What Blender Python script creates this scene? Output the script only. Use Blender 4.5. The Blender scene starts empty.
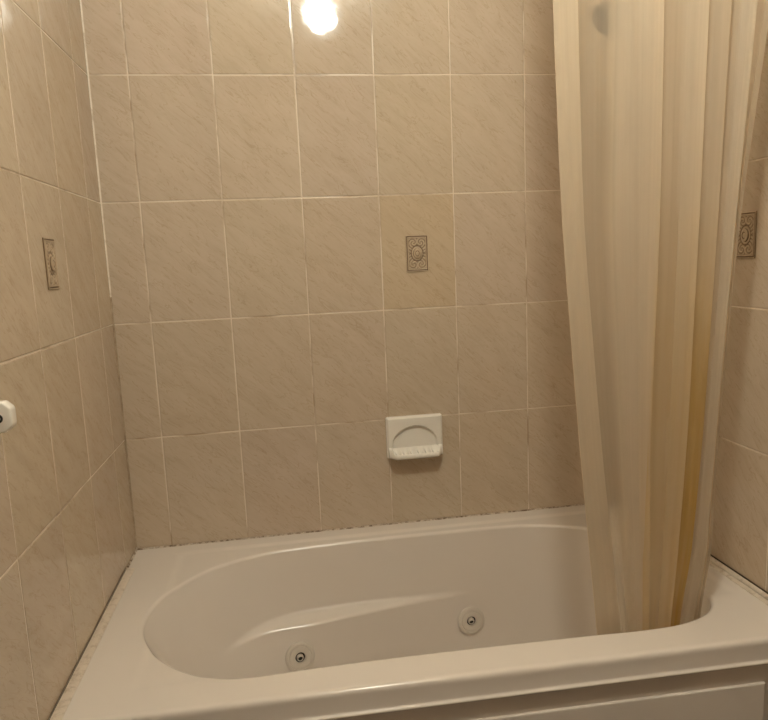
import bpy, bmesh, math, random
from mathutils import Vector, Matrix
from mathutils.bvhtree import BVHTree

random.seed(7)
S = bpy.context.scene
C = S.collection
PI = math.pi

# ------------------------------------------------------------------ camera
FOCAL_PX = 662.63
YAW, PITCH, ROLL = -0.147231, -0.146894, 0.042622
cam_d = bpy.data.cameras.new('camera')
cam = bpy.data.objects.new('camera', cam_d)
C.objects.link(cam)
cam_d.sensor_fit = 'HORIZONTAL'
cam_d.sensor_width = 36.0
cam_d.lens = FOCAL_PX / 768.0 * 36.0
cam_d.clip_start = 0.02
R = Matrix.Rotation(YAW, 3, 'Z') @ Matrix.Rotation(PITCH, 3, 'X') @ Matrix.Rotation(ROLL, 3, 'Y')
right, fwd, up = R.col[0], R.col[1], R.col[2]
M = Matrix((right, up, -fwd)).transposed().to_4x4()
M.translation = Vector((0.42704, -1.75455, 1.22782))
cam.matrix_world = M
S.camera = cam

# ------------------------------------------------------------------ world, exposure, light levels
w = bpy.data.worlds.new('world')
S.world = w
w.use_nodes = True
w.node_tree.nodes['Background'].inputs[0].default_value = (0.02, 0.018, 0.015, 1)
w.node_tree.nodes['Background'].inputs[1].default_value = 0.2
S.view_settings.view_transform = 'Standard'
S.view_settings.look = 'None'
S.view_settings.exposure = 0.0
S.view_settings.gamma = 1.0
S.view_settings.use_curve_mapping = False
LAMP_POS = (0.666, -1.263, 2.283)
LAMP_RADIUS = 0.062
LAMP_COLOR = (1.0, 0.985, 0.85)
LAMP_STRENGTH = 232.0

# ------------------------------------------------------------------ materials
def new_mat(name):
    m = bpy.data.materials.new(name)
    m.use_nodes = True
    nt = m.node_tree
    return m, nt, nt.nodes['Principled BSDF']

def N(nt, t, **kw):
    n = nt.nodes.new(t)
    for k, v in kw.items():
        setattr(n, k, v)
    return n

def ramp(nt, stops):
    r = N(nt, 'ShaderNodeValToRGB')
    el = r.color_ramp.elements
    el[0].position, el[0].color = stops[0][0], (*stops[0][1], 1)
    el[1].position, el[1].color = stops[-1][0], (*stops[-1][1], 1)
    for p, c in stops[1:-1]:
        e = el.new(p)
        e.color = (*c, 1)
    return r

def mixc(nt, blend='MIX'):
    n = N(nt, 'ShaderNodeMix', data_type='RGBA', blend_type=blend)
    return n   # inputs 0 fac, 6 A, 7 B ; output 2

def plain(name, col, rough=0.4, metal=0.0, spec=0.5, coat=0.0):
    m, nt, b = new_mat(name)
    tc = N(nt, 'ShaderNodeTexCoord')
    no = N(nt, 'ShaderNodeTexNoise')
    no.inputs['Scale'].default_value = 5
    no.inputs['Detail'].default_value = 3
    nt.links.new(tc.outputs['Object'], no.inputs['Vector'])
    r = ramp(nt, [(0.3, tuple(c * 0.985 for c in col)), (0.7, tuple(min(1, c * 1.01) for c in col))])
    nt.links.new(no.outputs['Fac'], r.inputs[0])
    nt.links.new(r.outputs[0], b.inputs['Base Color'])
    b.inputs['Roughness'].default_value = rough
    b.inputs['Metallic'].default_value = metal
    b.inputs['Specular IOR Level'].default_value = spec
    b.inputs['Coat Weight'].default_value = coat
    b.inputs['Coat Roughness'].default_value = 0.08
    return m

def tile_material():
    m, nt, b = new_mat('glazed_marbled_tile')
    uv = N(nt, 'ShaderNodeUVMap', uv_map='UVMap')
    tint = N(nt, 'ShaderNodeVertexColor', layer_name='tint')
    rot = N(nt, 'ShaderNodeMapping')
    rot.inputs['Rotation'].default_value = (0, 0, math.radians(43))
    nt.links.new(uv.outputs[0], rot.inputs['Vector'])
    def stretched(sx, sy, detail, rough, dist):
        mp = N(nt, 'ShaderNodeMapping')
        mp.inputs['Scale'].default_value = (sx, sy, 1)
        nt.links.new(rot.outputs[0], mp.inputs['Vector'])
        n = N(nt, 'ShaderNodeTexNoise')
        n.inputs['Scale'].default_value = 1
        n.inputs['Detail'].default_value = detail
        n.inputs['Roughness'].default_value = rough
        n.inputs['Distortion'].default_value = dist
        nt.links.new(mp.outputs[0], n.inputs['Vector'])
        return n
    broad = stretched(9, 26, 5, 0.6, 0.6)
    fine = stretched(16, 95, 4, 0.62, 0.9)
    vein = stretched(13, 60, 3, 0.5, 1.2)
    c0 = ramp(nt, [(0.30, (0.545, 0.440, 0.328)), (0.50, (0.580, 0.474, 0.360)), (0.72, (0.607, 0.500, 0.386))])
    nt.links.new(broad.outputs['Fac'], c0.inputs[0])
    c1 = ramp(nt, [(0.33, (0.90, 0.87, 0.83)), (0.50, (1, 1, 1)), (0.66, (1.0, 1.0, 1.0))])
    nt.links.new(fine.outputs['Fac'], c1.inputs[0])
    # thin darker veins where the noise crosses its middle value
    sub = N(nt, 'ShaderNodeMath', operation='SUBTRACT'); sub.inputs[1].default_value = 0.44
    ab = N(nt, 'ShaderNodeMath', operation='ABSOLUTE')
    nt.links.new(vein.outputs['Fac'], sub.inputs[0]); nt.links.new(sub.outputs[0], ab.inputs[0])
    c2 = ramp(nt, [(0.0, (0.845, 0.80, 0.74)), (0.022, (1, 1, 1))])
    nt.links.new(ab.outputs[0], c2.inputs[0])
    m1 = mixc(nt, 'MULTIPLY'); m1.inputs[0].default_value = 0.55
    nt.links.new(c0.outputs[0], m1.inputs[6]); nt.links.new(c1.outputs[0], m1.inputs[7])
    m2 = mixc(nt, 'MULTIPLY'); m2.inputs[0].default_value = 0.8
    nt.links.new(m1.outputs[2], m2.inputs[6]); nt.links.new(c2.outputs[0], m2.inputs[7])
    m3 = mixc(nt, 'MULTIPLY'); m3.inputs[0].default_value = 1.0
    nt.links.new(m2.outputs[2], m3.inputs[6]); nt.links.new(tint.outputs[0], m3.inputs[7])
    nt.links.new(m3.outputs[2], b.inputs['Base Color'])
    b.inputs['Roughness'].default_value = 0.055
    b.inputs['Specular IOR Level'].default_value = 0.55
    # slight waviness of the glaze
    wv = N(nt, 'ShaderNodeTexNoise'); wv.inputs['Scale'].default_value = 22; wv.inputs['Detail'].default_value = 2
    nt.links.new(uv.outputs[0], wv.inputs['Vector'])
    bp = N(nt, 'ShaderNodeBump'); bp.inputs['Strength'].default_value = 0.06; bp.inputs['Distance'].default_value = 0.004
    nt.links.new(wv.outputs['Fac'], bp.inputs['Height'])
    nt.links.new(bp.outputs[0], b.inputs['Normal'])
    return m

def grout_material():
    m, nt, b = new_mat('cream_grout')
    tc = N(nt, 'ShaderNodeTexCoord')
    n = N(nt, 'ShaderNodeTexNoise'); n.inputs['Scale'].default_value = 9; n.inputs['Detail'].default_value = 5
    nt.links.new(tc.outputs['Object'], n.inputs['Vector'])
    r = ramp(nt, [(0.36, (0.40, 0.29, 0.19)), (0.5, (0.72, 0.62, 0.5)), (0.75, (0.80, 0.71, 0.60))])
    nt.links.new(n.outputs['Fac'], r.inputs[0])
    nt.links.new(r.outputs[0], b.inputs['Base Color'])
    b.inputs['Roughness'].default_value = 0.3
    return m

def mildew_material(name, base, dark, lo, hi, scale):
    m, nt, b = new_mat(name)
    tc = N(nt, 'ShaderNodeTexCoord')
    n = N(nt, 'ShaderNodeTexNoise'); n.inputs['Scale'].default_value = scale; n.inputs['Detail'].default_value = 6
    n.inputs['Roughness'].default_value = 0.7
    nt.links.new(tc.outputs['Object'], n.inputs['Vector'])
    r = ramp(nt, [(lo, dark), (hi, base)])
    nt.links.new(n.outputs['Fac'], r.inputs[0])
    nt.links.new(r.outputs[0], b.inputs['Base Color'])
    b.inputs['Roughness'].default_value = 0.45
    return m

def relief_tone_material(name, rough=0.35):
    m, nt, b = new_mat(name)
    v = N(nt, 'ShaderNodeVertexColor', layer_name='relief_tone')
    tc = N(nt, 'ShaderNodeTexCoord')
    n = N(nt, 'ShaderNodeTexNoise'); n.inputs['Scale'].default_value = 160; n.inputs['Detail'].default_value = 3
    nt.links.new(tc.outputs['Object'], n.inputs['Vector'])
    r = ramp(nt, [(0.3, (0.88, 0.86, 0.84)), (0.7, (1, 1, 1))])
    nt.links.new(n.outputs['Fac'], r.inputs[0])
    mx = mixc(nt, 'MULTIPLY'); mx.inputs[0].default_value = 1
    nt.links.new(v.outputs[0], mx.inputs[6]); nt.links.new(r.outputs[0], mx.inputs[7])
    nt.links.new(mx.outputs[2], b.inputs['Base Color'])
    b.inputs['Roughness'].default_value = rough
    return m

def curtain_material(name, clear, hem=False):
    m, nt, b = new_mat(name)
    nt.nodes.remove(b)
    out = nt.nodes['Material Output']
    uv = N(nt, 'ShaderNodeUVMap', uv_map='UVMap')        # u: fold index along the curtain, v: height in metres
    sep = N(nt, 'ShaderNodeSeparateXYZ')
    nt.links.new(uv.outputs[0], sep.inputs[0])
    base = (0.80, 0.700, 0.56)
    # vertical weave streaks
    mp = N(nt, 'ShaderNodeMapping'); mp.inputs['Scale'].default_value = (5.5, 0.5, 1)
    nt.links.new(uv.outputs[0], mp.inputs['Vector'])
    st = N(nt, 'ShaderNodeTexNoise'); st.inputs['Scale'].default_value = 1.6; st.inputs['Detail'].default_value = 6
    nt.links.new(mp.outputs[0], st.inputs['Vector'])
    r0 = ramp(nt, [(0.3, tuple(c * 0.93 for c in base)), (0.7, base)])
    nt.links.new(st.outputs['Fac'], r0.inputs[0])
    col = r0.outputs[0]
    if not hem:
        def band(lo0, lo1, hi0, hi1, sock):
            a = N(nt, 'ShaderNodeMapRange', interpolation_type='SMOOTHSTEP')
            a.inputs[1].default_value = lo0; a.inputs[2].default_value = lo1
            c = N(nt, 'ShaderNodeMapRange', interpolation_type='SMOOTHSTEP')
            c.inputs[1].default_value = hi0; c.inputs[2].default_value = hi1
            c.inputs[3].default_value = 1; c.inputs[4].default_value = 0
            nt.links.new(sock, a.inputs[0]); nt.links.new(sock, c.inputs[0])
            mu = N(nt, 'ShaderNodeMath', operation='MULTIPLY')
            nt.links.new(a.outputs[0], mu.inputs[0]); nt.links.new(c.outputs[0], mu.inputs[1])
            return mu.outputs[0]
        wob = N(nt, 'ShaderNodeTexNoise'); wob.inputs['Scale'].default_value = 5; wob.inputs['Detail'].default_value = 4
        nt.links.new(uv.outputs[0], wob.inputs['Vector'])
        wr = N(nt, 'ShaderNodeMapRange'); wr.inputs[3].default_value = 0.45; wr.inputs[4].default_value = 1.15
        nt.links.new(wob.outputs['Fac'], wr.inputs[0])
        def stain(prev, u4, v2, c, strength):
            ub = band(*u4, sep.outputs[0])
            vf = N(nt, 'ShaderNodeMapRange', interpolation_type='SMOOTHSTEP')
            vf.inputs[1].default_value = v2[0]; vf.inputs[2].default_value = v2[1]
            vf.inputs[3].default_value = 0; vf.inputs[4].default_value = strength
            nt.links.new(sep.outputs[1], vf.inputs[0])
            a = N(nt, 'ShaderNodeMath', operation='MULTIPLY'); nt.links.new(ub, a.inputs[0]); nt.links.new(vf.outputs[0], a.inputs[1])
            d = N(nt, 'ShaderNodeMath', operation='MULTIPLY', use_clamp=True); nt.links.new(a.outputs[0], d.inputs[0]); nt.links.new(wr.outputs[0], d.inputs[1])
            mx = mixc(nt); nt.links.new(d.outputs[0], mx.inputs[0]); nt.links.new(prev, mx.inputs[6])
            mx.inputs[7].default_value = (*c, 1)
            return mx.outputs[2]
        col = stain(col, (4.6, 5.1, 7.6, 8.4), (1.45, 0.95), (0.74, 0.57, 0.31), 0.75)
        col = stain(col, (7.00, 7.10, 7.92, 8.40), (1.32, 0.85), (0.62, 0.40, 0.08), 1.0)
    dif = N(nt, 'ShaderNodeBsdfDiffuse'); tr = N(nt, 'ShaderNodeBsdfTranslucent'); gl = N(nt, 'ShaderNodeBsdfGlossy'); tp = N(nt, 'ShaderNodeBsdfTransparent')
    gl.inputs['Roughness'].default_value = 0.38
    tp.inputs[0].default_value = (1.0, 0.95, 0.86, 1)
    nt.links.new(col, dif.inputs[0]); nt.links.new(col, tr.inputs[0])
    a = N(nt, 'ShaderNodeMixShader'); a.inputs[0].default_value = 0.33
    nt.links.new(dif.outputs[0], a.inputs[1]); nt.links.new(tr.outputs[0], a.inputs[2])
    g = N(nt, 'ShaderNodeMixShader'); g.inputs[0].default_value = 0.035
    nt.links.new(a.outputs[0], g.inputs[1]); nt.links.new(gl.outputs[0], g.inputs[2])
    t = N(nt, 'ShaderNodeMixShader'); t.inputs[0].default_value = clear
    nt.links.new(g.outputs[0], t.inputs[1]); nt.links.new(tp.outputs[0], t.inputs[2])
    if not hem:      # between the hem and the gathered folds the vinyl hangs in a single clear layer
        bd = band(1.02, 1.14, 2.6, 3.4, sep.outputs[0])
        mr = N(nt, 'ShaderNodeMapRange'); mr.inputs[3].default_value = clear; mr.inputs[4].default_value = clear + 0.20
        nt.links.new(bd, mr.inputs[0]); nt.links.new(mr.outputs[0], t.inputs[0])
    nt.links.new(t.outputs[0], out.inputs['Surface'])
    return m

MT = {}
MT['tile'] = tile_material()
MT['grout'] = grout_material()
MT['tub'] = plain('bone_acrylic', (0.775, 0.70, 0.627), 0.16, coat=0.25)
MT['ceramic'] = plain('white_ceramic', (0.86, 0.81, 0.73), 0.14, coat=0.3)
MT['jet'] = plain('bone_plastic', (0.70, 0.63, 0.55), 0.28)
MT['dark'] = plain('black_socket', (0.012, 0.01, 0.008), 0.5)
MT['chrome'] = plain('chrome', (0.55, 0.53, 0.50), 0.2, metal=1.0)
MT['dark_metal'] = plain('dark_tarnished_metal', (0.14, 0.10, 0.065), 0.55, metal=0.2)
MT['paint'] = plain('painted_plaster', (0.12, 0.095, 0.08), 0.7)
MT['ceil'] = plain('ceiling_paint', (0.78, 0.74, 0.68), 0.8)
MT['floor'] = plain('floor_tile', (0.16, 0.13, 0.105), 0.35)
MT['strip'] = mildew_material('aged_vinyl_strip', (0.66, 0.57, 0.47), (0.45, 0.36, 0.27), 0.30, 0.50, 70)
MT['joint'] = mildew_material('blackened_joint', (0.10, 0.065, 0.035), (0.015, 0.009, 0.005), 0.35, 0.65, 40)
MT['caulk'] = mildew_material('mildewed_caulk', (0.66, 0.56, 0.45), (0.16, 0.095, 0.045), 0.38, 0.60, 70)
MT['corner'] = mildew_material('corner_caulk', (0.78, 0.69, 0.58), (0.40, 0.30, 0.2), 0.30, 0.50, 16)
MT['dirty'] = mildew_material('dirty_corner_caulk', (0.46, 0.36, 0.25), (0.26, 0.18, 0.11), 0.35, 0.60, 16)
MT['relief_tone'] = relief_tone_material('relief_glaze')
MT['curtain'] = curtain_material('yellowed_vinyl_curtain', 0.38)
MT['hem'] = curtain_material('curtain_hem_vinyl', 0.05, hem=True)
m, nt, b = new_mat('lamp_glass')
b.inputs['Base Color'].default_value = (0.9, 0.88, 0.84, 1)
b.inputs['Emission Color'].default_value = (*LAMP_COLOR, 1)
b.inputs['Emission Strength'].default_value = LAMP_STRENGTH
MT['lamp'] = m

# ------------------------------------------------------------------ helpers
def obj(name, bm, mats, parent=None, smooth=True, angle=None):
    me = bpy.data.meshes.new(name)
    bm.normal_update()
    bm.to_mesh(me)
    bm.free()
    for mt in (mats if isinstance(mats, (list, tuple)) else [mats]):
        me.materials.append(mt)
    o = bpy.data.objects.new(name, me)
    C.objects.link(o)
    if smooth:
        for p in me.polygons:
            p.use_smooth = True
        if angle is not None:
            me.set_sharp_from_angle(angle=math.radians(angle))
    if parent is not None:
        o.parent = parent
        o.matrix_parent_inverse = Matrix.Translation(-parent.location)
    return o

def thing(name, label, cat, loc=(0, 0, 0), group=None):
    o = bpy.data.objects.new(name, None)
    C.objects.link(o)
    o.empty_display_size = 0.05
    o.location = loc
    tag(o, label, cat, group)
    return o

def tag(o, label, cat, group=None):
    o['label'] = label
    o['category'] = cat
    if group:
        o['group'] = group
    return o

def struct(o):
    o['kind'] = 'structure'
    return o

def add_box(bm, lo, hi, bevel=0.0, seg=2, mat=0):
    r = bmesh.ops.create_cube(bm, size=1.0)
    vs = r['verts']
    lo, hi = Vector(lo), Vector(hi)
    for v in vs:
        v.co = Vector(((v.co.x + .5) * (hi.x - lo.x) + lo.x, (v.co.y + .5) * (hi.y - lo.y) + lo.y, (v.co.z + .5) * (hi.z - lo.z) + lo.z))
    es = list({e for v in vs for e in v.link_edges})
    fs = list({f for v in vs for f in v.link_faces})
    for f in fs:
        f.material_index = mat
    if bevel > 0:
        bmesh.ops.bevel(bm, geom=es, offset=bevel, segments=seg, profile=0.5, affect='EDGES')

def lathe(bm, prof, n=40, mtx=Matrix.Identity(4), mat=0, cap0=True, cap1=True):
    """prof: (radius, height along +Z)"""
    rings = []
    for r, h in prof:
        rings.append([bm.verts.new(mtx @ Vector((r * math.cos(2 * PI * k / n), r * math.sin(2 * PI * k / n), h))) for k in range(n)])
    for a, b_ in zip(rings, rings[1:]):
        for k in range(n):
            f = bm.faces.new((a[k], a[(k + 1) % n], b_[(k + 1) % n], b_[k])); f.material_index = mat
    if cap0:
        bm.faces.new(list(reversed(rings[0]))).material_index = mat
    if cap1:
        bm.faces.new(rings[-1]).material_index = mat

def tube(bm, pts, r, n=20, mat=0):
    pts = [Vector(p) for p in pts]
    rings = []
    ref = Vector((0, 0, 1))
    for i, p in enumerate(pts):
        t = (pts[min(i + 1, len(pts) - 1)] - pts[max(i - 1, 0)]).normalized()
        if abs(t.dot(ref)) > 0.95:
            ref = Vector((0, 1, 0))
        a = t.cross(ref).normalized(); b_ = t.cross(a)
        rings.append([bm.verts.new(p + (a * math.cos(2 * PI * k / n) + b_ * math.sin(2 * PI * k / n)) * r) for k in range(n)])
    for a, b_ in zip(rings, rings[1:]):
        for k in range(n):
            bm.faces.new((a[k], a[(k + 1) % n], b_[(k + 1) % n], b_[k])).material_index = mat
    bm.faces.new(list(reversed(rings[0]))); bm.faces.new(rings[-1])
    bmesh.ops.recalc_face_normals(bm, faces=bm.faces[:])

def sstep(a, b_, x):
    t = max(0.0, min(1.0, (x - a) / (b_ - a)))
    return t * t * (3 - 2 * t)

# ------------------------------------------------------------------ room dimensions (metres)
W = 1.3925            # alcove width
Z0 = 1.70             # a grout course height on the walls; courses are 0.30 apart
TW, TH = 0.20, 0.30
CEIL = 2.40
YB = -2.60            # wall behind the viewer
RIM = 0.50            # top of the bath rim

def tiled_wall(name, origin, ud, nd, ulen, u_off, z_lo, z_hi, special=()):
    """Wall of separate bevelled tiles in one mesh on a grout bed. ud: along the wall, nd: into the room."""
    o, ud, nd, zd = Vector(origin), Vector(ud), Vector(nd), Vector((0, 0, 1))
    bm = bmesh.new()
    uvl = bm.loops.layers.uv.new('UVMap')
    tl = bm.loops.layers.float_color.new('tint')
    def P(u, z, d):
        q = o + ud * u + nd * d
        return Vector((q.x, q.y, z))
    def quad(ps, mat, uvs, tint):
        f = bm.faces.new([bm.verts.new(p) for p in ps])
        f.material_index = mat
        for l, q in zip(f.loops, uvs):
            l[uvl].uv = q
            l[tl] = (*tint, 1)
        return f
    us = [0.0]
    u = u_off
    while u < ulen - 0.004:
        if u > 0.004: us.append(u)
        u += TW
    us.append(ulen)
    zs = [z_lo]
    k = math.ceil((z_lo + 0.004 - Z0) / TH)
    while Z0 + k * TH < z_hi - 0.004:
        zs.append(Z0 + k * TH); k += 1
    zs.append(z_hi)
    gdep = -0.0009
    T1 = (1, 1, 1)
    # grout bed and solid body
    quad([P(0, z_lo, gdep), P(ulen, z_lo, gdep), P(ulen, z_hi, gdep), P(0, z_hi, gdep)], 1, [(0, 0), (1, 0), (1, 1), (0, 1)], T1)
    bk = -0.06
    quad([P(ulen, z_lo, bk), P(0, z_lo, bk), P(0, z_hi, bk), P(ulen, z_hi, bk)], 1, [(0, 0)] * 4, T1)
    quad([P(0, z_lo, bk), P(0, z_lo, gdep), P(0, z_hi, gdep), P(0, z_hi, bk)], 1, [(0, 0)] * 4, T1)
    quad([P(ulen, z_lo, gdep), P(ulen, z_lo, bk), P(ulen, z_hi, bk), P(ulen, z_hi, gdep)], 1, [(0, 0)] * 4, T1)
    quad([P(0, z_hi, gdep), P(ulen, z_hi, gdep), P(ulen, z_hi, bk), P(0, z_hi, bk)], 1, [(0, 0)] * 4, T1)
    quad([P(0, z_lo, bk), P(ulen, z_lo, bk), P(ulen, z_lo, gdep), P(0, z_lo, gdep)], 1, [(0, 0)] * 4, T1)
    prof = [(0.0013, -0.0015)] + [(0.0014 + 0.0026 * (1 - math.cos(a)), -0.0011 * (1 - math.sin(a))) for a in [math.radians(q) for q in (12, 30, 48, 63, 76, 90)]]
    rnd = random.Random(name)
    for i in range(len(us) - 1):
        for j in range(len(zs) - 1):
            a, b_, c, d = us[i], us[i + 1], zs[j], zs[j + 1]
            if b_ - a < 0.01 or d - c < 0.01: continue
            ou, ov = rnd.uniform(0, 40), rnd.uniform(0, 40)
            t = 1 + rnd.uniform(-0.025, 0.025)
            tint = (t, t * (1 + rnd.uniform(-0.008, 0.008)), t * (1 + rnd.uniform(-0.02, 0.02)))
            for su, sz in special:
                if a < su < b_ and c < sz < d:
                    tint = (1.0, 0.975, 0.90)
            # tiny lippage so that no two tiles mirror the lamp alike
            tu, tz = rnd.uniform(-1, 1) * 0.0009, rnd.uniform(-1, 1) * 0.0007
            rings = []
            for ins, dep in prof:
                rg = []
                for (uu, zz) in ((a + ins, c + ins), (b_ - ins, c + ins), (b_ - ins, d - ins), (a + ins, d - ins)):
                    dd = dep + tu * (uu - (a + b_) / 2) / 0.5 + tz * (zz - (c + d) / 2) / 0.5
                    rg.append((bm.verts.new(P(uu, zz, dd)), (uu + ou, zz + ov)))
                rings.append(rg)
            faces = [[r for r in rings[-1]]]
            for r0, r1 in zip(rings, rings[1:]):
                for q in range(4):
                    faces.append([r0[q], r0[(q + 1) % 4], r1[(q + 1) % 4], r1[q]])
            for fv in faces:
                f = bm.faces.new([v for v, _ in fv])
                f.material_index = 0
                for l, (_, q) in zip(f.loops, fv):
                    l[uvl].uv = q
                    l[tl] = (*tint, 1)
    ob = obj(name, bm, [MT['tile'], MT['grout']], smooth=False)
    return struct(ob)

U_BACK = 0.46191 * TW
tiled_wall('wall_back', (0, 0, 0), (1, 0, 0), (0, -1, 0), W, U_BACK, 0.0, CEIL, special=[(0.79, 1.25)])
tiled_wall('wall_left', (0, YB, 0), (0, 1, 0), (1, 0, 0), -YB, (-YB - 0.57 * TW) % TW, 0.0, CEIL)
tiled_wall('wall_right', (W, 0, 0), (0, -1, 0), (-1, 0, 0), -YB, 0.89 * TW, 0.0, CEIL)

bm = bmesh.new(); add_box(bm, (-0.06, YB - 0.06, -0.06), (W + 0.06, 0.06, 0.0))
struct(obj('floor', bm, MT['floor'], smooth=False))
bm = bmesh.new(); add_box(bm, (-0.06, YB - 0.06, CEIL), (W + 0.06, 0.06, CEIL + 0.06))
struct(obj('ceiling', bm, MT['ceil'], smooth=False))
bm = bmesh.new(); add_box(bm, (-0.06, YB - 0.06, 0.0), (W + 0.06, YB, CEIL))
struct(obj('wall_front', bm, MT['paint'], smooth=False))

# ------------------------------------------------------------------ ceiling lamp (mirrored in the tiles)
lamp = thing('ceiling_lamp', 'round glowing ceiling lamp, seen as a bright spot mirrored in the back tiles', 'lamp', (LAMP_POS[0], LAMP_POS[1], CEIL))
bm = bmesh.new()
bmesh.ops.create_uvsphere(bm, u_segments=40, v_segments=24, radius=LAMP_RADIUS, matrix=Matrix.Translation(LAMP_POS))
obj('globe', bm, MT['lamp'], lamp)
bm = bmesh.new()
lathe(bm, [(0.030, -0.058), (0.034, -0.050), (0.036, -0.022), (0.062, -0.016), (0.066, -0.010), (0.066, 0.0)], 40, Matrix.Translation((LAMP_POS[0], LAMP_POS[1], CEIL)))
obj('base', bm, MT['ceramic'], lamp, angle=40)

# ------------------------------------------------------------------ bathtub
tub = thing('bathtub', 'bone coloured whirlpool bathtub with oval basin set between the tiled walls', 'bathtub', (W / 2, -0.36, 0))

def yfront(x):
    return -(0.6835 + 0.022 * x)

outline = [(0.0905, -0.410), (0.099, -0.315), (0.141, -0.230), (0.218, -0.149), (0.325, -0.100), (0.45, -0.082), (0.60, -0.076),
           (0.777, -0.076), (0.93, -0.080), (1.06, -0.092), (1.194, -0.146), (1.252, -0.215), (1.280, -0.31), (1.294, -0.43), (1.291, -0.545),
           (1.250, -0.610), (1.174, -0.643), (1.08, -0.649), (0.97, -0.644), (0.80, -0.638), (0.60, -0.633), (0.44, -0.633), (0.344, -0.636),
           (0.28, -0.629), (0.222, -0.604), (0.166, -0.559), (0.119, -0.495)]

def catmull(pts, n):
    out = []
    L = len(pts)
    for i in range(L):
        p0, p1, p2, p3 = (Vector((*pts[(i + k) % L], 0)) for k in (-1, 0, 1, 2))
        for s in range(n):
            t = s / n
            out.append(0.5 * ((2 * p1) + (p2 - p0) * t + (2 * p0 - 5 * p1 + 4 * p2 - p3) * t * t + (3 * p1 - p0 - 3 * p2 + p3) * t ** 3))
    return [(p.x, p.y) for p in out]

dense = catmull(outline, 24)
CX, CY = 0.69, -0.365
X0, X1, Y1 = 0.003, W - 0.003, -0.003

def ray_poly(th):
    dx, dy = math.cos(th) * 2.0, math.sin(th)
    best = None
    for (ax, ay), (bx, by) in zip(dense, dense[1:] + dense[:1]):
        ex, ey = bx - ax, by - ay
        den = dx * ey - dy * ex
        if abs(den) < 1e-12: continue
        t = ((ax - CX) * ey - (ay - CY) * ex) / den
        s = ((ax - CX) * dy - (ay - CY) * dx) / den
        if t > 0 and -1e-9 <= s <= 1 + 1e-9:
            if best is None or t > best: best = t
    return Vector((CX + dx * best, CY + dy * best))

def ray_rect(th):
    dx, dy = math.cos(th) * 2.0, math.sin(th)
    ts = []
    if dx > 1e-9: ts.append((X1 - CX) / dx)
    if dx < -1e-9: ts.append((X0 - CX) / dx)
    if dy > 1e-9: ts.append((Y1 - CY) / dy)
    if dy < -1e-9:
        # front line y = -(0.689+0.022x)
        t = (-(0.6835 + 0.022 * CX) - CY) / (dy + 0.022 * dx)
        if t > 0: ts.append(t)
    t = min(ts)
    return Vector((CX + dx * t, CY + dy * t))

ths = [2 * PI * k / 280 for k in range(280)]
for cxx, cyy in ((X0, Y1), (X1, Y1), (X0, yfront(X0)), (X1, yfront(X1))):
    ths.append(math.atan2(cyy - CY, (cxx - CX) / 2.0) % (2 * PI))
ths = sorted(set(round(t, 9) for t in ths))
Pin = [ray_poly(t) for t in ths]
Pout = [ray_rect(t) for t in ths]
NT_ = len(ths)

def deck_z(p):
    """Shallow sunk panel round the basin, edged by a soft step."""
    yf = -0.622 + (p.x - 0.13) * 0.058
    e = 0.010
    i = sstep(0.125 - e, 0.125 + e, p.x) * sstep(1.338 + e, 1.338 - e, p.x) * sstep(-0.0525 + e, -0.0525 - e, p.y) * sstep(yf - e, yf + e, p.y)
    i *= 0.45 + 0.55 * sstep(-0.60, -0.45, p.y)
    return RIM - 0.0028 * i

def ledge_amp(x):
    return 0.050 * sstep(0.195, 0.46, x) * sstep(0.90, 0.40, x)

def basin_q(p):
    """Foot of the basin wall below rim point p."""
    x = 0.31 + (p.x - 0.097) / (1.294 - 0.097) * (1.225 - 0.31)
    y = -0.590 + (p.y + 0.649) / (-0.076 + 0.649) * (-0.135 + 0.590)
    return Vector((x, y))

bm = bmesh.new()
rings = []
ND = 44
for k in range(ND + 1):
    s = k / ND
    rg = []
    for a, b_ in zip(Pout, Pin):
        q = a.lerp(b_, s)
        rg.append(bm.verts.new((q.x, q.y, deck_z(q))))
    rings.append(rg)
# inward directions
inn = []
for i in range(NT_):
    t = (Pin[(i + 1) % NT_] - Pin[i - 1]).normalized()
    inn.append(Vector((-t.y, t.x)))
RL = 0.009
zlip = [deck_z(p) for p in Pin]
for k in range(1, 9):
    ph = k / 8 * math.radians(80)
    rg = []
    for i in range(NT_):
        q = Pin[i] + inn[i] * (RL * math.sin(ph))
        rg.append(bm.verts.new((q.x, q.y, zlip[i] - RL * (1 - math.cos(ph)))))
    rings.append(rg)
lipP = [Pin[i] + inn[i] * (RL * math.sin(math.radians(80))) for i in range(NT_)]
zl = RL * (1 - math.cos(math.radians(80)))
NB = 130
ZF = 0.10
for k in range(1, NB + 1):
    d = k / NB
    rg = []
    for i in range(NT_):
        P0 = lipP[i]
        Q = basin_q(Pin[i])
        ztop = zlip[i] - zl
        # wall then fillet into the floor
        if d < 0.78:
            tt = d / 0.78
            z = ztop + (ZF + 0.07 - ztop) * tt
            wv = 0.80 * tt
        else:
            ph = (d - 0.78) / 0.22 * PI / 2
            z = ZF + 0.07 * (1 - math.sin(ph))
            wv = 0.80 + 0.45 * (1 - math.cos(ph))
        q = P0.lerp(Q, wv)
        back = sstep(-0.30, -0.14, Pin[i].y)
        zl_x = 0.332 - 0.012 * sstep(0.36, 0.19, q.x)
        A = ledge_amp(q.x) * back * sstep(zl_x + 0.003, zl_x - 0.013, z) * sstep(ZF - 0.02, ZF + 0.12, z)
        q = Vector((q.x, q.y - A))
        rg.append(bm.verts.new((q.x, q.y, z)))
    rings.append(rg)
for k in range(1, 6):
    s = k / 6
    last = rings[-1] if k == 1 else base_ring
    if k == 1: base_ring = rings[-1]
    rings.append([bm.verts.new((v.co.x + (0.74 - v.co.x) * s, v.co.y + (-0.365 - v.co.y) * s, ZF)) for v in base_ring])
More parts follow.
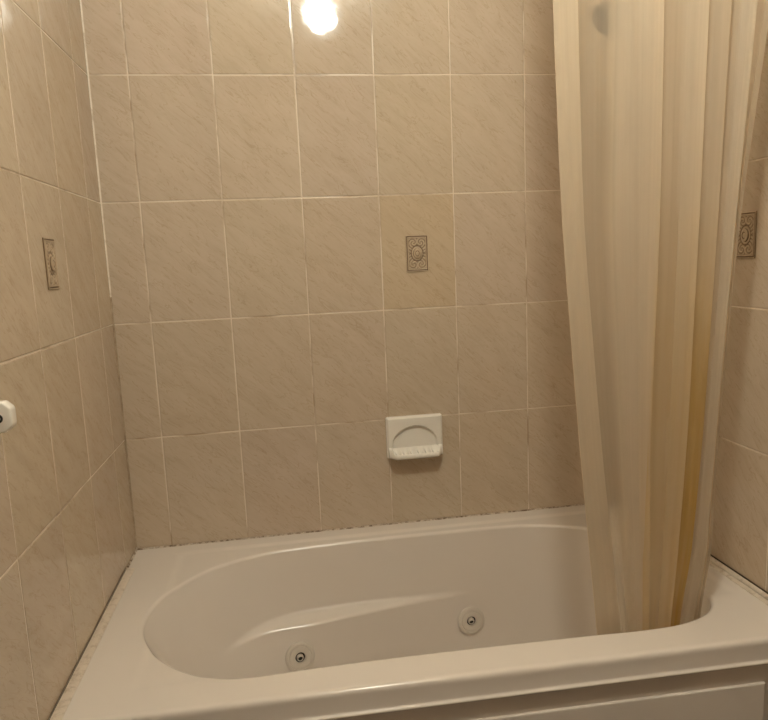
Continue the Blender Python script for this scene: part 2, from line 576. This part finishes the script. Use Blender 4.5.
for r0, r1 in zip(rings, rings[1:]):
    for i in range(NT_):
        j = (i + 1) % NT_
        bm.faces.new((r0[i], r0[j], r1[j], r1[i]))
bm.faces.new(rings[-1])
bmesh.ops.recalc_face_normals(bm, faces=bm.faces[:])
bm.normal_update()
if sum(f.normal.z for f in bm.faces if f.calc_center_median().z > 0.49) < 0:
    bmesh.ops.reverse_faces(bm, faces=bm.faces[:])
bvh = BVHTree.FromBMesh(bm)
obj('shell', bm, MT['tub'], tub)

# apron in front: rounded rim edge, skirt, bead, recessed face down to the floor
prof = [(0.0, 0.500), (-0.0050, 0.4997), (-0.0078, 0.4988), (-0.0098, 0.4972), (-0.0112, 0.4948), (-0.0119, 0.4915), (-0.0120, 0.487), (-0.0120, 0.4615),
        (-0.0126, 0.4590), (-0.0140, 0.4577), (-0.0158, 0.4566), (-0.0168, 0.4550), (-0.0166, 0.4528), (-0.0150, 0.4510), (-0.0110, 0.4492), (-0.0060, 0.4480), (-0.0045, 0.445), (-0.0045, 0.0)]
bm = bmesh.new()
NX = 24
cols = []
for k in range(NX + 1):
    x = X0 + (X1 - X0) * k / NX
    cols.append([bm.verts.new((x, yfront(x) + dy, z)) for dy, z in prof] + [bm.verts.new((x, yfront(x) + 0.02, 0.0)), bm.verts.new((x, yfront(x) + 0.02, 0.485))])
for a, b_ in zip(cols, cols[1:]):
    for q in range(len(a) - 1):
        bm.faces.new((a[q], a[q + 1], b_[q + 1], b_[q]))
bm.normal_update()
apron = obj('apron', bm, MT['tub'], tub, angle=50)
# raised panel on the apron
bm = bmesh.new()
xl, xr, zb, zt = 0.085, 1.285, 0.05, 0.409
loops = []
for ins, dep in ((0.0, -0.004), (0.0004, 0.0020), (0.0014, 0.0036), (0.0034, 0.0042)):
    rg = []
    for x, z in ((xl + ins, zb + ins), (xr - ins, zb + ins), (xr - ins, zt - ins), (xl + ins, zt - ins)):
        rg.append(bm.verts.new((x, yfront(x) - 0.005 - dep, z)))
    loops.append(rg)
for r0, r1 in zip(loops, loops[1:]):
    for q in range(4):
        bm.faces.new((r0[q], r0[(q + 1) % 4], r1[(q + 1) % 4], r1[q]))
bm.faces.new(loops[-1])
obj('apron_panel', bm, MT['tub'], tub, smooth=False)

# whirlpool jets on the far basin wall
def make_jet(x, z):
    hit, nor, idx, dist = bvh.ray_cast(Vector((x, -0.36, z)), Vector((0, 1, 0)))
    if nor.y > 0: nor = -nor
    zq = nor.to_track_quat('Z', 'Y').to_matrix().to_4x4()
    zq.translation = hit
    b1 = bmesh.new()
    lathe(b1, [(0.037, -0.008), (0.0374, 0.004), (0.0364, 0.0070), (0.0338, 0.0086), (0.0300, 0.0090), (0.0288, 0.0074), (0.0278, 0.0074), (0.0266, 0.0096),
               (0.0235, 0.0100), (0.0150, 0.0102), (0.0131, 0.0092), (0.0126, 0.0020), (0.0126, -0.006)], 48, zq, cap1=False)
    j = obj('jet', b1, MT['jet'], tub, angle=35)
    b2 = bmesh.new()
    lathe(b2, [(0.0125, -0.0050), (0.0125, 0.0022), (0.0085, 0.0022), (0.0, -0.005)], 32, zq, cap0=False, cap1=False)
    n1 = obj('socket', b2, MT['dark'], j, angle=40)
    n1['label'] = 'black socket ring'
    tilt = zq @ Matrix.Rotation(math.radians(18), 4, 'X')
    b3 = bmesh.new()
    lathe(b3, [(0.0088, -0.004), (0.0090, 0.0050), (0.0076, 0.0085), (0.0060, 0.0092), (0.0056, 0.0045), (0.0, 0.0045)], 28, tilt, cap1=False)
    obj('nozzle', b3, MT['jet'], j, angle=40)
    b4 = bmesh.new()
    lathe(b4, [(0.0055, 0.0052), (0.0055, 0.0066), (0.0, 0.0066)], 20, tilt, cap1=False)
    obj('nozzle_hole', b4, MT['dark'], j)
make_jet(0.4125, 0.2490)
make_jet(0.8790, 0.2500)

# ------------------------------------------------------------------ seals round the bath
def strip_run(name, p0, p1, wdir, width, h, mat, bev=0.0015, z=RIM):
    bm = bmesh.new()
    p0, p1, wd = Vector((*p0, z)), Vector((*p1, z)), Vector((*wdir, 0))
    pr = [(0, 0), (0, h), (width * 0.25, h * 1.05), (width - bev * 2, h * 0.85), (width, h * 0.3), (width, 0)]
    n = 60
    rnd = random.Random(name)
    cols = []
    for k in range(n + 1):
        p = p0.lerp(p1, k / n)
        jw = rnd.uniform(-0.0004, 0.0004)
        cols.append([bm.verts.new(p + wd * (u + (jw if u > 0 else 0)) + Vector((0, 0, v))) for u, v in pr])
    for a, b_ in zip(cols, cols[1:]):
        for q in range(len(pr)):
            r = (q + 1) % len(pr)
            bm.faces.new((a[q], a[r], b_[r], b_[q]))
    bm.faces.new(cols[0]); bm.faces.new(list(reversed(cols[-1])))
    bmesh.ops.recalc_face_normals(bm, faces=bm.faces[:])
    return struct(obj(name, bm, mat, angle=40))

strip_run('trim_1', (0.0032, -0.122), (0.0032, -0.700), (1, 0), 0.0178, 0.0045, MT['strip'])          # vinyl strip by the left wall
strip_run('trim_2', (0.0003, -0.122), (0.0003, -0.700), (1, 0), 0.0027, 0.0010, MT['joint'])         # dark open joint behind it
strip_run('trim_3', (0.0003, -0.0005), (0.0003, -0.121), (1, 0), 0.0045, 0.003, MT['caulk'])
strip_run('trim_4', (0.0005, -0.0003), (W - 0.0005, -0.0003), (0, -1), 0.0055, 0.0024, MT['caulk'])  # mildewed caulk by the back wall
strip_run('trim_5', (W - 0.0035, -0.0065), (W - 0.0035, -0.706), (-1, 0), 0.0095, 0.0075, MT['strip'])
strip_run('trim_6', (W - 0.0155, -0.0065), (W - 0.0155, -0.700), (-1, 0), 0.0105, 0.0036, MT['strip'])
strip_run('trim_7', (W - 0.0003, -0.0065), (W - 0.0003, -0.706), (-1, 0), 0.0032, 0.0095, MT['joint'])
strip_run('trim_10', (W - 0.0131, -0.0065), (W - 0.0131, -0.706), (-1, 0), 0.0022, 0.0020, MT['joint'])
# pale caulk bead in the back corners
for nm, sx, x in (('trim_8', 1, 0.0), ('trim_9', -1, W)):
    bm = bmesh.new()
    n = 60
    cols = []
    for k in range(n + 1):
        z = 0.506 + (CEIL - 0.506) * k / n
        r = 0.0034
        cols.append([bm.verts.new((x + sx * 0.0002, -0.0002, z))] + [bm.verts.new((x + sx * (0.0002 + r * (1 - math.sin(a))), -0.0002 - r * (1 - math.cos(a)), z)) for a in [PI / 2 * q / 5 for q in range(6)]])
    for a, b_ in zip(cols, cols[1:]):
        for q in range(1, 6):
            f = bm.faces.new((a[q], a[q + 1], b_[q + 1], b_[q]))
            f.material_index = 1 if a[q].co.z < 1.16 else 0
    bmesh.ops.recalc_face_normals(bm, faces=bm.faces[:])
    struct(obj(nm, bm, [MT['corner'], MT['dirty']]))

# ------------------------------------------------------------------ relief tile inserts
def relief_height(u, v):
    """u,v in -1..1 over the insert: border line, corner scrolls, oval medallion field. Returns height 0..1"""
    du, dv = (1 - abs(u)) * 0.030, (1 - abs(v)) * 0.0475       # metres from the edges
    e = min(du, dv)
    h = 0.55
    if e < 0.0022: h = 0.75                                     # outer lip
    elif e < 0.0046: h = 0.0                                    # groove
    elif e < 0.0068: h = 0.85                                   # inner bead
    elif e < 0.0085: h = 0.25
    else:
        x, y = u * 0.030, v * 0.0475
        r = math.hypot(x / 0.0145, (y) / 0.0185)
        if r < 1.0: h = 0.62 + 0.1 * math.cos(r * 2)
        elif r < 1.18: h = 0.1
        else:
            # scrolling leaves above and below, mirrored left and right
            ax, ay = abs(x), abs(y) - 0.0285
            sp = math.sin(math.atan2(ay, ax - 0.010) * 2 + math.hypot(ax - 0.010, ay) * 900)
            h = 0.45 + 0.35 * sp
    return h

def make_insert(origin, ud, nd, label):
    o, ud, nd = Vector(origin), Vector(ud), Vector(nd)
    bm = bmesh.new()
    pl = bm.loops.layers.float_color.new('relief_tone')
    nu, nv = 48, 76
    grid, hs = [], {}
    for j in range(nv + 1):
        row = []
        for i in range(nu + 1):
            u, v = i / nu * 2 - 1, j / nv * 2 - 1
            h = relief_height(u, v)
            ve = bm.verts.new(o + ud * (u * 0.030) + Vector((0, 0, v * 0.0475)) + nd * (0.0006 + 0.0026 * h))
            hs[ve] = h
            row.append(ve)
        grid.append(row)
    def col(h):  # brown that gets darker where the relief is lower
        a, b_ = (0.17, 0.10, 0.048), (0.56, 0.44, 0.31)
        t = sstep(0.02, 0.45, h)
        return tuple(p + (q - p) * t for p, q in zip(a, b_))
    for j in range(nv):
        for i in range(nu):
            f = bm.faces.new((grid[j][i], grid[j][i + 1], grid[j + 1][i + 1], grid[j + 1][i]))
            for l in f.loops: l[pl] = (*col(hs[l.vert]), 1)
    # skirt back to the tile face
    edge = [grid[0][i] for i in range(nu)] + [grid[j][nu] for j in range(nv)] + [grid[nv][i] for i in range(nu, 0, -1)] + [grid[j][0] for j in range(nv, 0, -1)]
    low = []
    for ve in edge:
        d = (ve.co - o).dot(nd)
        low.append(bm.verts.new(ve.co - nd * (d - 0.0001)))
    for k in range(len(edge)):
        n = (k + 1) % len(edge)
        f = bm.faces.new((edge[n], edge[k], low[k], low[n]))
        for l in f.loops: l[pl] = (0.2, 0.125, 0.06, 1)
    bmesh.ops.recalc_face_normals(bm, faces=bm.faces[:])
    t = thing('decorative_tile', label, 'tile', o, 'relief tiles set in the walls')
    obj('relief_plate', bm, MT['relief_tone'], t)
    # oval medallion
    bm = bmesh.new()
    pl = bm.loops.layers.float_color.new('relief_tone')
    rows = []
    for k in range(9):
        rr = 1 - k / 8
        hgt = 0.0030 + 0.0036 * math.sqrt(max(0, 1 - rr * rr)) if k else 0.0008
        if k == 5: hgt -= 0.0012
        rows.append([bm.verts.new(o + ud * (math.cos(a) * 0.0118 * max(rr, 0.02)) + Vector((0, 0, math.sin(a) * 0.0150 * max(rr, 0.02))) + nd * hgt) for a in [2 * PI * q / 32 for q in range(32)]])
    for k, (r0, r1) in enumerate(zip(rows, rows[1:])):
        for q in range(32):
            f = bm.faces.new((r0[q], r0[(q + 1) % 32], r1[(q + 1) % 32], r1[q]))
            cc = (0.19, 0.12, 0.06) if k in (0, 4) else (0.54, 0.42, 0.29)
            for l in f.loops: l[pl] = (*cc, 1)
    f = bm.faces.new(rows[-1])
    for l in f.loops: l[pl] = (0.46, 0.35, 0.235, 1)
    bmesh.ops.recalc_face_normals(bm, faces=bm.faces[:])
    obj('medallion', bm, MT['relief_tone'], t)

ZD = Z0 - 2.268 * TW
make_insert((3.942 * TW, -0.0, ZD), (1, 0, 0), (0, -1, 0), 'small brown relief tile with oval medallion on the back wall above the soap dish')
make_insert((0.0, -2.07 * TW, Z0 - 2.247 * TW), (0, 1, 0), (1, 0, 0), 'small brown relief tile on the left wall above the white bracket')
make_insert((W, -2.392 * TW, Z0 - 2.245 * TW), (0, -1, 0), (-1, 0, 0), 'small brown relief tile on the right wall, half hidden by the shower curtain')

# ------------------------------------------------------------------ soap dish
SX, SZ = 0.7625, 0.7490
soap = thing('soap_dish', 'white ceramic soap dish with ridged tray fixed to the back wall', 'soap dish', (SX, 0, SZ))
bm = bmesh.new()
hw, hh = 0.0785, 0.0580
nu, nv = 130, 100
def plate_depth(x, z):
    e = min(hw - abs(x), hh - abs(z))
    dpt = 0.0125 - 0.006 * (1 - sstep(0, 0.006, e))
    # arched recess above the tray
    zz = z + 0.022
    if zz > 0:
        r = math.hypot(x / 0.0640, zz / 0.0535)
    else:
        r = abs(x) / 0.0640
    if z > -0.05:
        dpt -= 0.0088 * (1 - sstep(0.93, 1.0, r))
    return dpt
g = []
for j in range(nv + 1):
    row = []
    for i in range(nu + 1):
        x, z = (i / nu * 2 - 1) * hw, (j / nv * 2 - 1) * hh
        # rounded corners
        cx_, cz_ = max(0, abs(x) - (hw - 0.006)), max(0, abs(z) - (hh - 0.006))
        L = math.hypot(cx_, cz_)
        if cx_ > 0 and cz_ > 0 and L > 0.006:
            k = 0.006 / L
            x = math.copysign(hw - 0.006 + cx_ * k, x); z = math.copysign(hh - 0.006 + cz_ * k, z)
        row.append(bm.verts.new((SX + x, -plate_depth(x, z), SZ + z)))
    g.append(row)
for j in range(nv):
    for i in range(nu):
        bm.faces.new((g[j][i], g[j][i + 1], g[j + 1][i + 1], g[j + 1][i]))
edge = [g[0][i] for i in range(nu)] + [g[j][nu] for j in range(nv)] + [g[nv][i] for i in range(nu, 0, -1)] + [g[j][0] for j in range(nv, 0, -1)]
low = [bm.verts.new((v.co.x, -0.0001, v.co.z)) for v in edge]
for k in range(len(edge)):
    n = (k + 1) % len(edge)
    bm.faces.new((edge[n], edge[k], low[k], low[n]))
bmesh.ops.recalc_face_normals(bm, faces=bm.faces[:])
obj('backplate', bm, MT['ceramic'], soap, angle=60)
# tray: loft across x of a section (outer bottom, lip, hollow with drain ridges)
bm = bmesh.new()
NXT = 120
secs = []
tw = 0.0745
for k in range(NXT + 1):
    x = (k / NXT * 2 - 1) * tw
    ed = tw - abs(x)
    taper = min(1.0, 0.42 + 0.58 * sstep(0, 0.019, ed))           # chamfered front corners
    ins = sstep(0.007, 0.014, ed)                                # end walls left standing
    ridge = 0.5 + 0.5 * math.cos(x / 0.0205 * 2 * PI)
    dmax = 0.010 + 0.037 * taper
    ztop = -0.0295 + 0.004 * (1 - ins)
    zl_ = -0.044                                                 # lip top
    zb_ = -0.0555
    hollow = ins * (0.0135 - 0.0125 * ridge)
    pts = [(-0.006, zb_ + 0.004), (-0.012, zb_ - 0.0005), (-dmax + 0.008, zb_ + 0.0005), (-dmax + 0.002, zb_ + 0.004), (-dmax, zb_ + 0.0085), (-dmax + 0.0015, zl_ + 0.002 + 0.006 * (1 - ins)),
           (-dmax + 0.005, zl_ + 0.0042 + 0.009 * (1 - ins))]
    for s in (0.15, 0.3, 0.5, 0.7, 0.85):
        d = (-dmax + 0.005) * (1 - s) + (-0.008) * s
        zz = (zl_ + 0.0042 + 0.009 * (1 - ins)) * (1 - s) + ztop * s - hollow * math.sin(PI * min(1, s * 1.15)) ** 0.7 * (1.0) if s < 0.86 else ztop
        pts.append((d, zz))
    pts.append((-0.006, ztop))
    secs.append([bm.verts.new((SX + x, y, SZ + z)) for y, z in pts])
for a, b_ in zip(secs, secs[1:]):
    for q in range(len(a)):
        r = (q + 1) % len(a)
        bm.faces.new((a[q], a[r], b_[r], b_[q]))
bm.faces.new(secs[0]); bm.faces.new(list(reversed(secs[-1])))
bmesh.ops.recalc_face_normals(bm, faces=bm.faces[:])
obj('tray', bm, MT['ceramic'], soap, angle=55)

# ------------------------------------------------------------------ ceramic bracket on the left wall
KX, KY, KZ = 0.0, -0.80, 1.041
br = thing('towel_bar_bracket', 'white ceramic bracket with dark round socket at the left photo edge', 'bracket', (0, KY, KZ))
bm = bmesh.new()
add_box(bm, (0.0002, KY - 0.030, KZ - 0.033), (0.011, KY + 0.030, KZ + 0.033), 0.004, 3)
obj('wall_flange', bm, MT['ceramic'], br, angle=50)
bm = bmesh.new()
ch, hx, hz, hy = 0.0095, 0.0540, 0.0215, 0.0095
oc = [(0.008, -hz), (hx - ch, -hz), (hx, -hz + ch), (hx, hz - ch), (hx - ch, hz), (0.008, hz)]
fr = [bm.verts.new((x, KY - hy, KZ + z)) for x, z in oc]
bk_ = [bm.verts.new((x, KY + hy, KZ + z)) for x, z in oc]
bm.faces.new(fr); bm.faces.new(list(reversed(bk_)))
for q in range(6):
    n = (q + 1) % 6
    bm.faces.new((fr[n], fr[q], bk_[q], bk_[n]))
bmesh.ops.recalc_face_normals(bm, faces=bm.faces[:])
bmesh.ops.bevel(bm, geom=bm.edges[:], offset=0.0034, segments=4, profile=0.5, affect='EDGES')
obj('post', bm, MT['ceramic'], br, angle=60)
bm = bmesh.new()
rx = Matrix.Translation((0.0368, KY - 0.0095, KZ - 0.001)) @ Matrix.Rotation(PI / 2, 4, 'X')
lathe(bm, [(0.0060, -0.002), (0.0063, 0.0008), (0.0032, 0.0008), (0.0030, -0.001), (0.0, -0.001)], 28, rx, cap1=False)
sk = obj('socket_ring', bm, MT['dark'], br, angle=40); sk['label'] = 'black ring of the socket'
bm = bmesh.new()
lathe(bm, [(0.0031, -0.002), (0.0031, 0.0012), (0.0020, 0.002), (0.0, 0.002)], 20, rx, cap1=False)
sk = obj('screw', bm, MT['ceramic'], br, angle=40); sk['label'] = 'bright screw in the socket'

# ------------------------------------------------------------------ shower arm and head behind the curtain
sh = thing('shower_sprayer', 'dark shower head on bent arm, a dim blur behind the shower curtain', 'shower head', (W, -0.34, 1.835))
bm = bmesh.new()
lathe(bm, [(0.031, 0.0002), (0.031, 0.004), (0.022, 0.010), (0.012, 0.012)], 32, Matrix.Translation((W, -0.34, 1.835)) @ Matrix.Rotation(-PI / 2, 4, 'Y'))
obj('wall_flange', bm, MT['dark_metal'], sh, angle=40)
bm = bmesh.new()
tube(bm, [(W - 0.005, -0.34, 1.835), (1.325, -0.34, 1.84), (1.280, -0.34, 1.833), (1.245, -0.34, 1.813), (1.204, -0.34, 1.770)], 0.0105)
obj('arm', bm, MT['dark_metal'], sh, angle=60)
bm = bmesh.new()
hd = Matrix.Translation((1.206, -0.34, 1.768)) @ Vector((-0.72, 0, -0.69)).to_track_quat('Z', 'Y').to_matrix().to_4x4()
lathe(bm, [(0.013, 0.0), (0.016, 0.012), (0.014, 0.025), (0.020, 0.040), (0.037, 0.062), (0.041, 0.075), (0.040, 0.080), (0.034, 0.080)], 36, hd)
obj('head', bm, MT['dark_metal'], sh, angle=40)

# ------------------------------------------------------------------ shower curtain and its rod
rod = thing('curtain_rod', 'chrome rod above the bath from which the yellowed shower curtain hangs', 'rod', (W / 2, -0.68, 2.15))
bm = bmesh.new(); tube(bm, [(0.006, -0.68, 2.15), (W - 0.006, -0.68, 2.15)], 0.0125, 24)
obj('tube', bm, MT['chrome'], rod, angle=50)
for x, s in ((0.0, 1), (W, -1)):
    bm = bmesh.new()
    lathe(bm, [(0.030, 0.0003), (0.030, 0.004), (0.018, 0.012), (0.0135, 0.022)], 32, Matrix.Translation((x, -0.68, 2.15)) @ Matrix.Rotation(s * PI / 2, 4, 'Y'))
    obj('end_flange', bm, MT['chrome'], rod, angle=40)

ZR = [1.640, 1.280, 0.872, 0.470]
# x of each fold line at those four heights (left to right) and how far each stands off the curtain's mean plane
FX = [[0.8932, 0.9328, 0.9572, 1.0099, 1.0490, 1.0885, 1.1357, 1.1705, 1.2131, 1.2380, 1.2620, 1.2960],
      [0.9145, 0.9513, 0.9699, 1.0128, 1.0601, 1.0983, 1.1408, 1.1740, 1.2114, 1.2312, 1.2471, 1.2631],
      [0.9566, 0.9962, 1.0082, 1.0464, 1.0769, 1.0973, 1.1426, 1.1738, 1.2073, 1.2221, 1.2348, 1.2475],
      [1.0032, 1.0501, 1.0673, 1.0846, 1.0998, 1.1128, 1.1391, 1.1611, 1.1896, 1.2065, 1.2265, 1.2485]]
OFF = [0.000, -0.006, 0.020, 0.019, 0.006, -0.017, 0.010, -0.015, -0.004, 0.011, -0.006, 0.010]
# folds that lap over their right-hand neighbour: a short return behind the crease
LAP = {1: 0.020, 5: 0.018, 7: 0.018, 8: 0.014, 10: 0.012}

SHIFT = {5: -0.010, 7: -0.0095, 8: -0.003, 10: -0.005}

def fold_x(i, z):
    zs = ZR
    col = [FX[r][i] + SHIFT.get(i, 0.0) for r in range(4)]
    if z >= zs[0]:
        return col[0] + (col[0] - col[1]) / (zs[0] - zs[1]) * (z - zs[0]) * 0.7
    for r in range(3):
        if z >= zs[r + 1] or r == 2:
            t = (z - zs[r + 1]) / (zs[r] - zs[r + 1])
            return col[r + 1] + (col[r] - col[r + 1]) * t

def smooth_fold_x(i, z):
    return (fold_x(i, z - 0.09) + 2 * fold_x(i, z) + fold_x(i, z + 0.09)) / 4 if z > 0.56 else fold_x(i, z)

def mean_y(z):
    return -0.68 + (2.12 - z) * 0.045

def section(z):
    """list of (u, x, y): folds in plan at height z"""
    pts = []
    amp = 1.05
    for i in range(12):
        x, y = smooth_fold_x(i, z), mean_y(z) - (-OFF[i]) * amp
        if z < 0.62: y += 0.024 * sstep(0.66, 0.44, z) * sstep(1.12, 1.23, x)
        pts.append((i, x, y))
        if i in LAP:
            pts.append((i + 0.04, x - 0.003, y + 0.004))
            pts.append((i + 0.12, x - 0.004, y + LAP[i]))
    return pts

levels = [0.43 + (2.137 - 0.43) * k / 90 for k in range(91)]
cur = thing('shower_curtain', 'yellowed translucent shower curtain bunched in folds at the right end of the bath', 'shower curtain', (1.09, -0.64, 0.43))
bm = bmesh.new()
uvl = bm.loops.layers.uv.new('UVMap')
rows = []
for z in levels:
    s = section(z)
    row = []
    for (u0, x0, y0), (u1, x1, y1) in zip(s, s[1:]):
        nsub = 7 if u1 - u0 > 0.5 else 1
        for k in range(nsub):
            t = k / nsub
            wv = 0.0016 * math.sin(z * 9 + u0 * 2.3) * math.sin(PI * t) + 0.0011 * math.sin(t * PI * 4 + u0 + z * 3) * math.sin(PI * t)
            yy = y0 + (y1 - y0) * (t * 0.45 + 0.55 * (1 - math.cos(PI * t)) / 2) + wv
            row.append((u0 + (u1 - u0) * t, x0 + (x1 - x0) * t, yy))
    row.append(s[-1])
    rows.append([(bm.verts.new((x, y, z)), (u, z)) for u, x, y in row])
for a, b_ in zip(rows, rows[1:]):
    for k in range(len(a) - 1):
        f = bm.faces.new([q[0] for q in (a[k], a[k + 1], b_[k + 1], b_[k])])
        for l, q in zip(f.loops, (a[k], a[k + 1], b_[k + 1], b_[k])):
            l[uvl].uv = q[1]
obj('panel', bm, MT['curtain'], cur, angle=45)
# folded-over hem along the free left edge, and along the right edge
def hem(u_a, u_b, dy):
    bm = bmesh.new()
    uvl = bm.loops.layers.uv.new('UVMap')
    rows = []
    for z in levels:
        s = section(z)
        pa = [q for q in s if q[0] == u_a][0]; pb = [q for q in s if q[0] == u_b][0]
        row = []
        for k in range(7):
            t = k / 6
            bul = 0.0012 * math.sin(PI * t) + 0.0012
            row.append((u_a + (u_b - u_a) * t, pa[1] + (pb[1] - pa[1]) * t, pa[2] + (pb[2] - pa[2]) * (t * 0.45 + 0.55 * (1 - math.cos(PI * t)) / 2) + dy * bul))
        rows.append([(bm.verts.new((x, y, z)), (u, z)) for u, x, y in row])
    for a, b_ in zip(rows, rows[1:]):
        for k in range(len(a) - 1):
            f = bm.faces.new([q[0] for q in (a[k], a[k + 1], b_[k + 1], b_[k])])
            for l, q in zip(f.loops, (a[k], a[k + 1], b_[k + 1], b_[k])):
                l[uvl].uv = q[1]
    return obj('hem', bm, MT['hem'], cur, angle=60)
hem(0, 1, 1.6)
hem(10, 11, 1.6)

# the gathered rear layer of the bunched curtain, behind the front folds
bm = bmesh.new()
uvl = bm.loops.layers.uv.new('UVMap')
rows = []
for z in levels:
    xa = smooth_fold_x(3, z) + 0.004
    xb = smooth_fold_x(10, z) - 0.004
    row = []
    for k in range(61):
        t = k / 60
        x = xa + (xb - xa) * t
        y = mean_y(z) + 0.036 + 0.020 * sstep(0.66, 0.44, z) * sstep(1.12, 1.23, x) + 0.008 * math.sin(t * 2 * PI * 4.5 + z * 0.8) + 0.003 * math.sin(t * 2 * PI * 11 + 1.3)
        row.append((bm.verts.new((x, y, z)), (3 + 0.9 * t, z)))
    rows.append(row)
for a, b_ in zip(rows, rows[1:]):
    for k in range(60):
        qs = (a[k], a[k + 1], b_[k + 1], b_[k])
        f = bm.faces.new([q[0] for q in qs])
        for l, q in zip(f.loops, qs):
            l[uvl].uv = q[1]
obj('rear_fold', bm, MT['curtain'], cur)
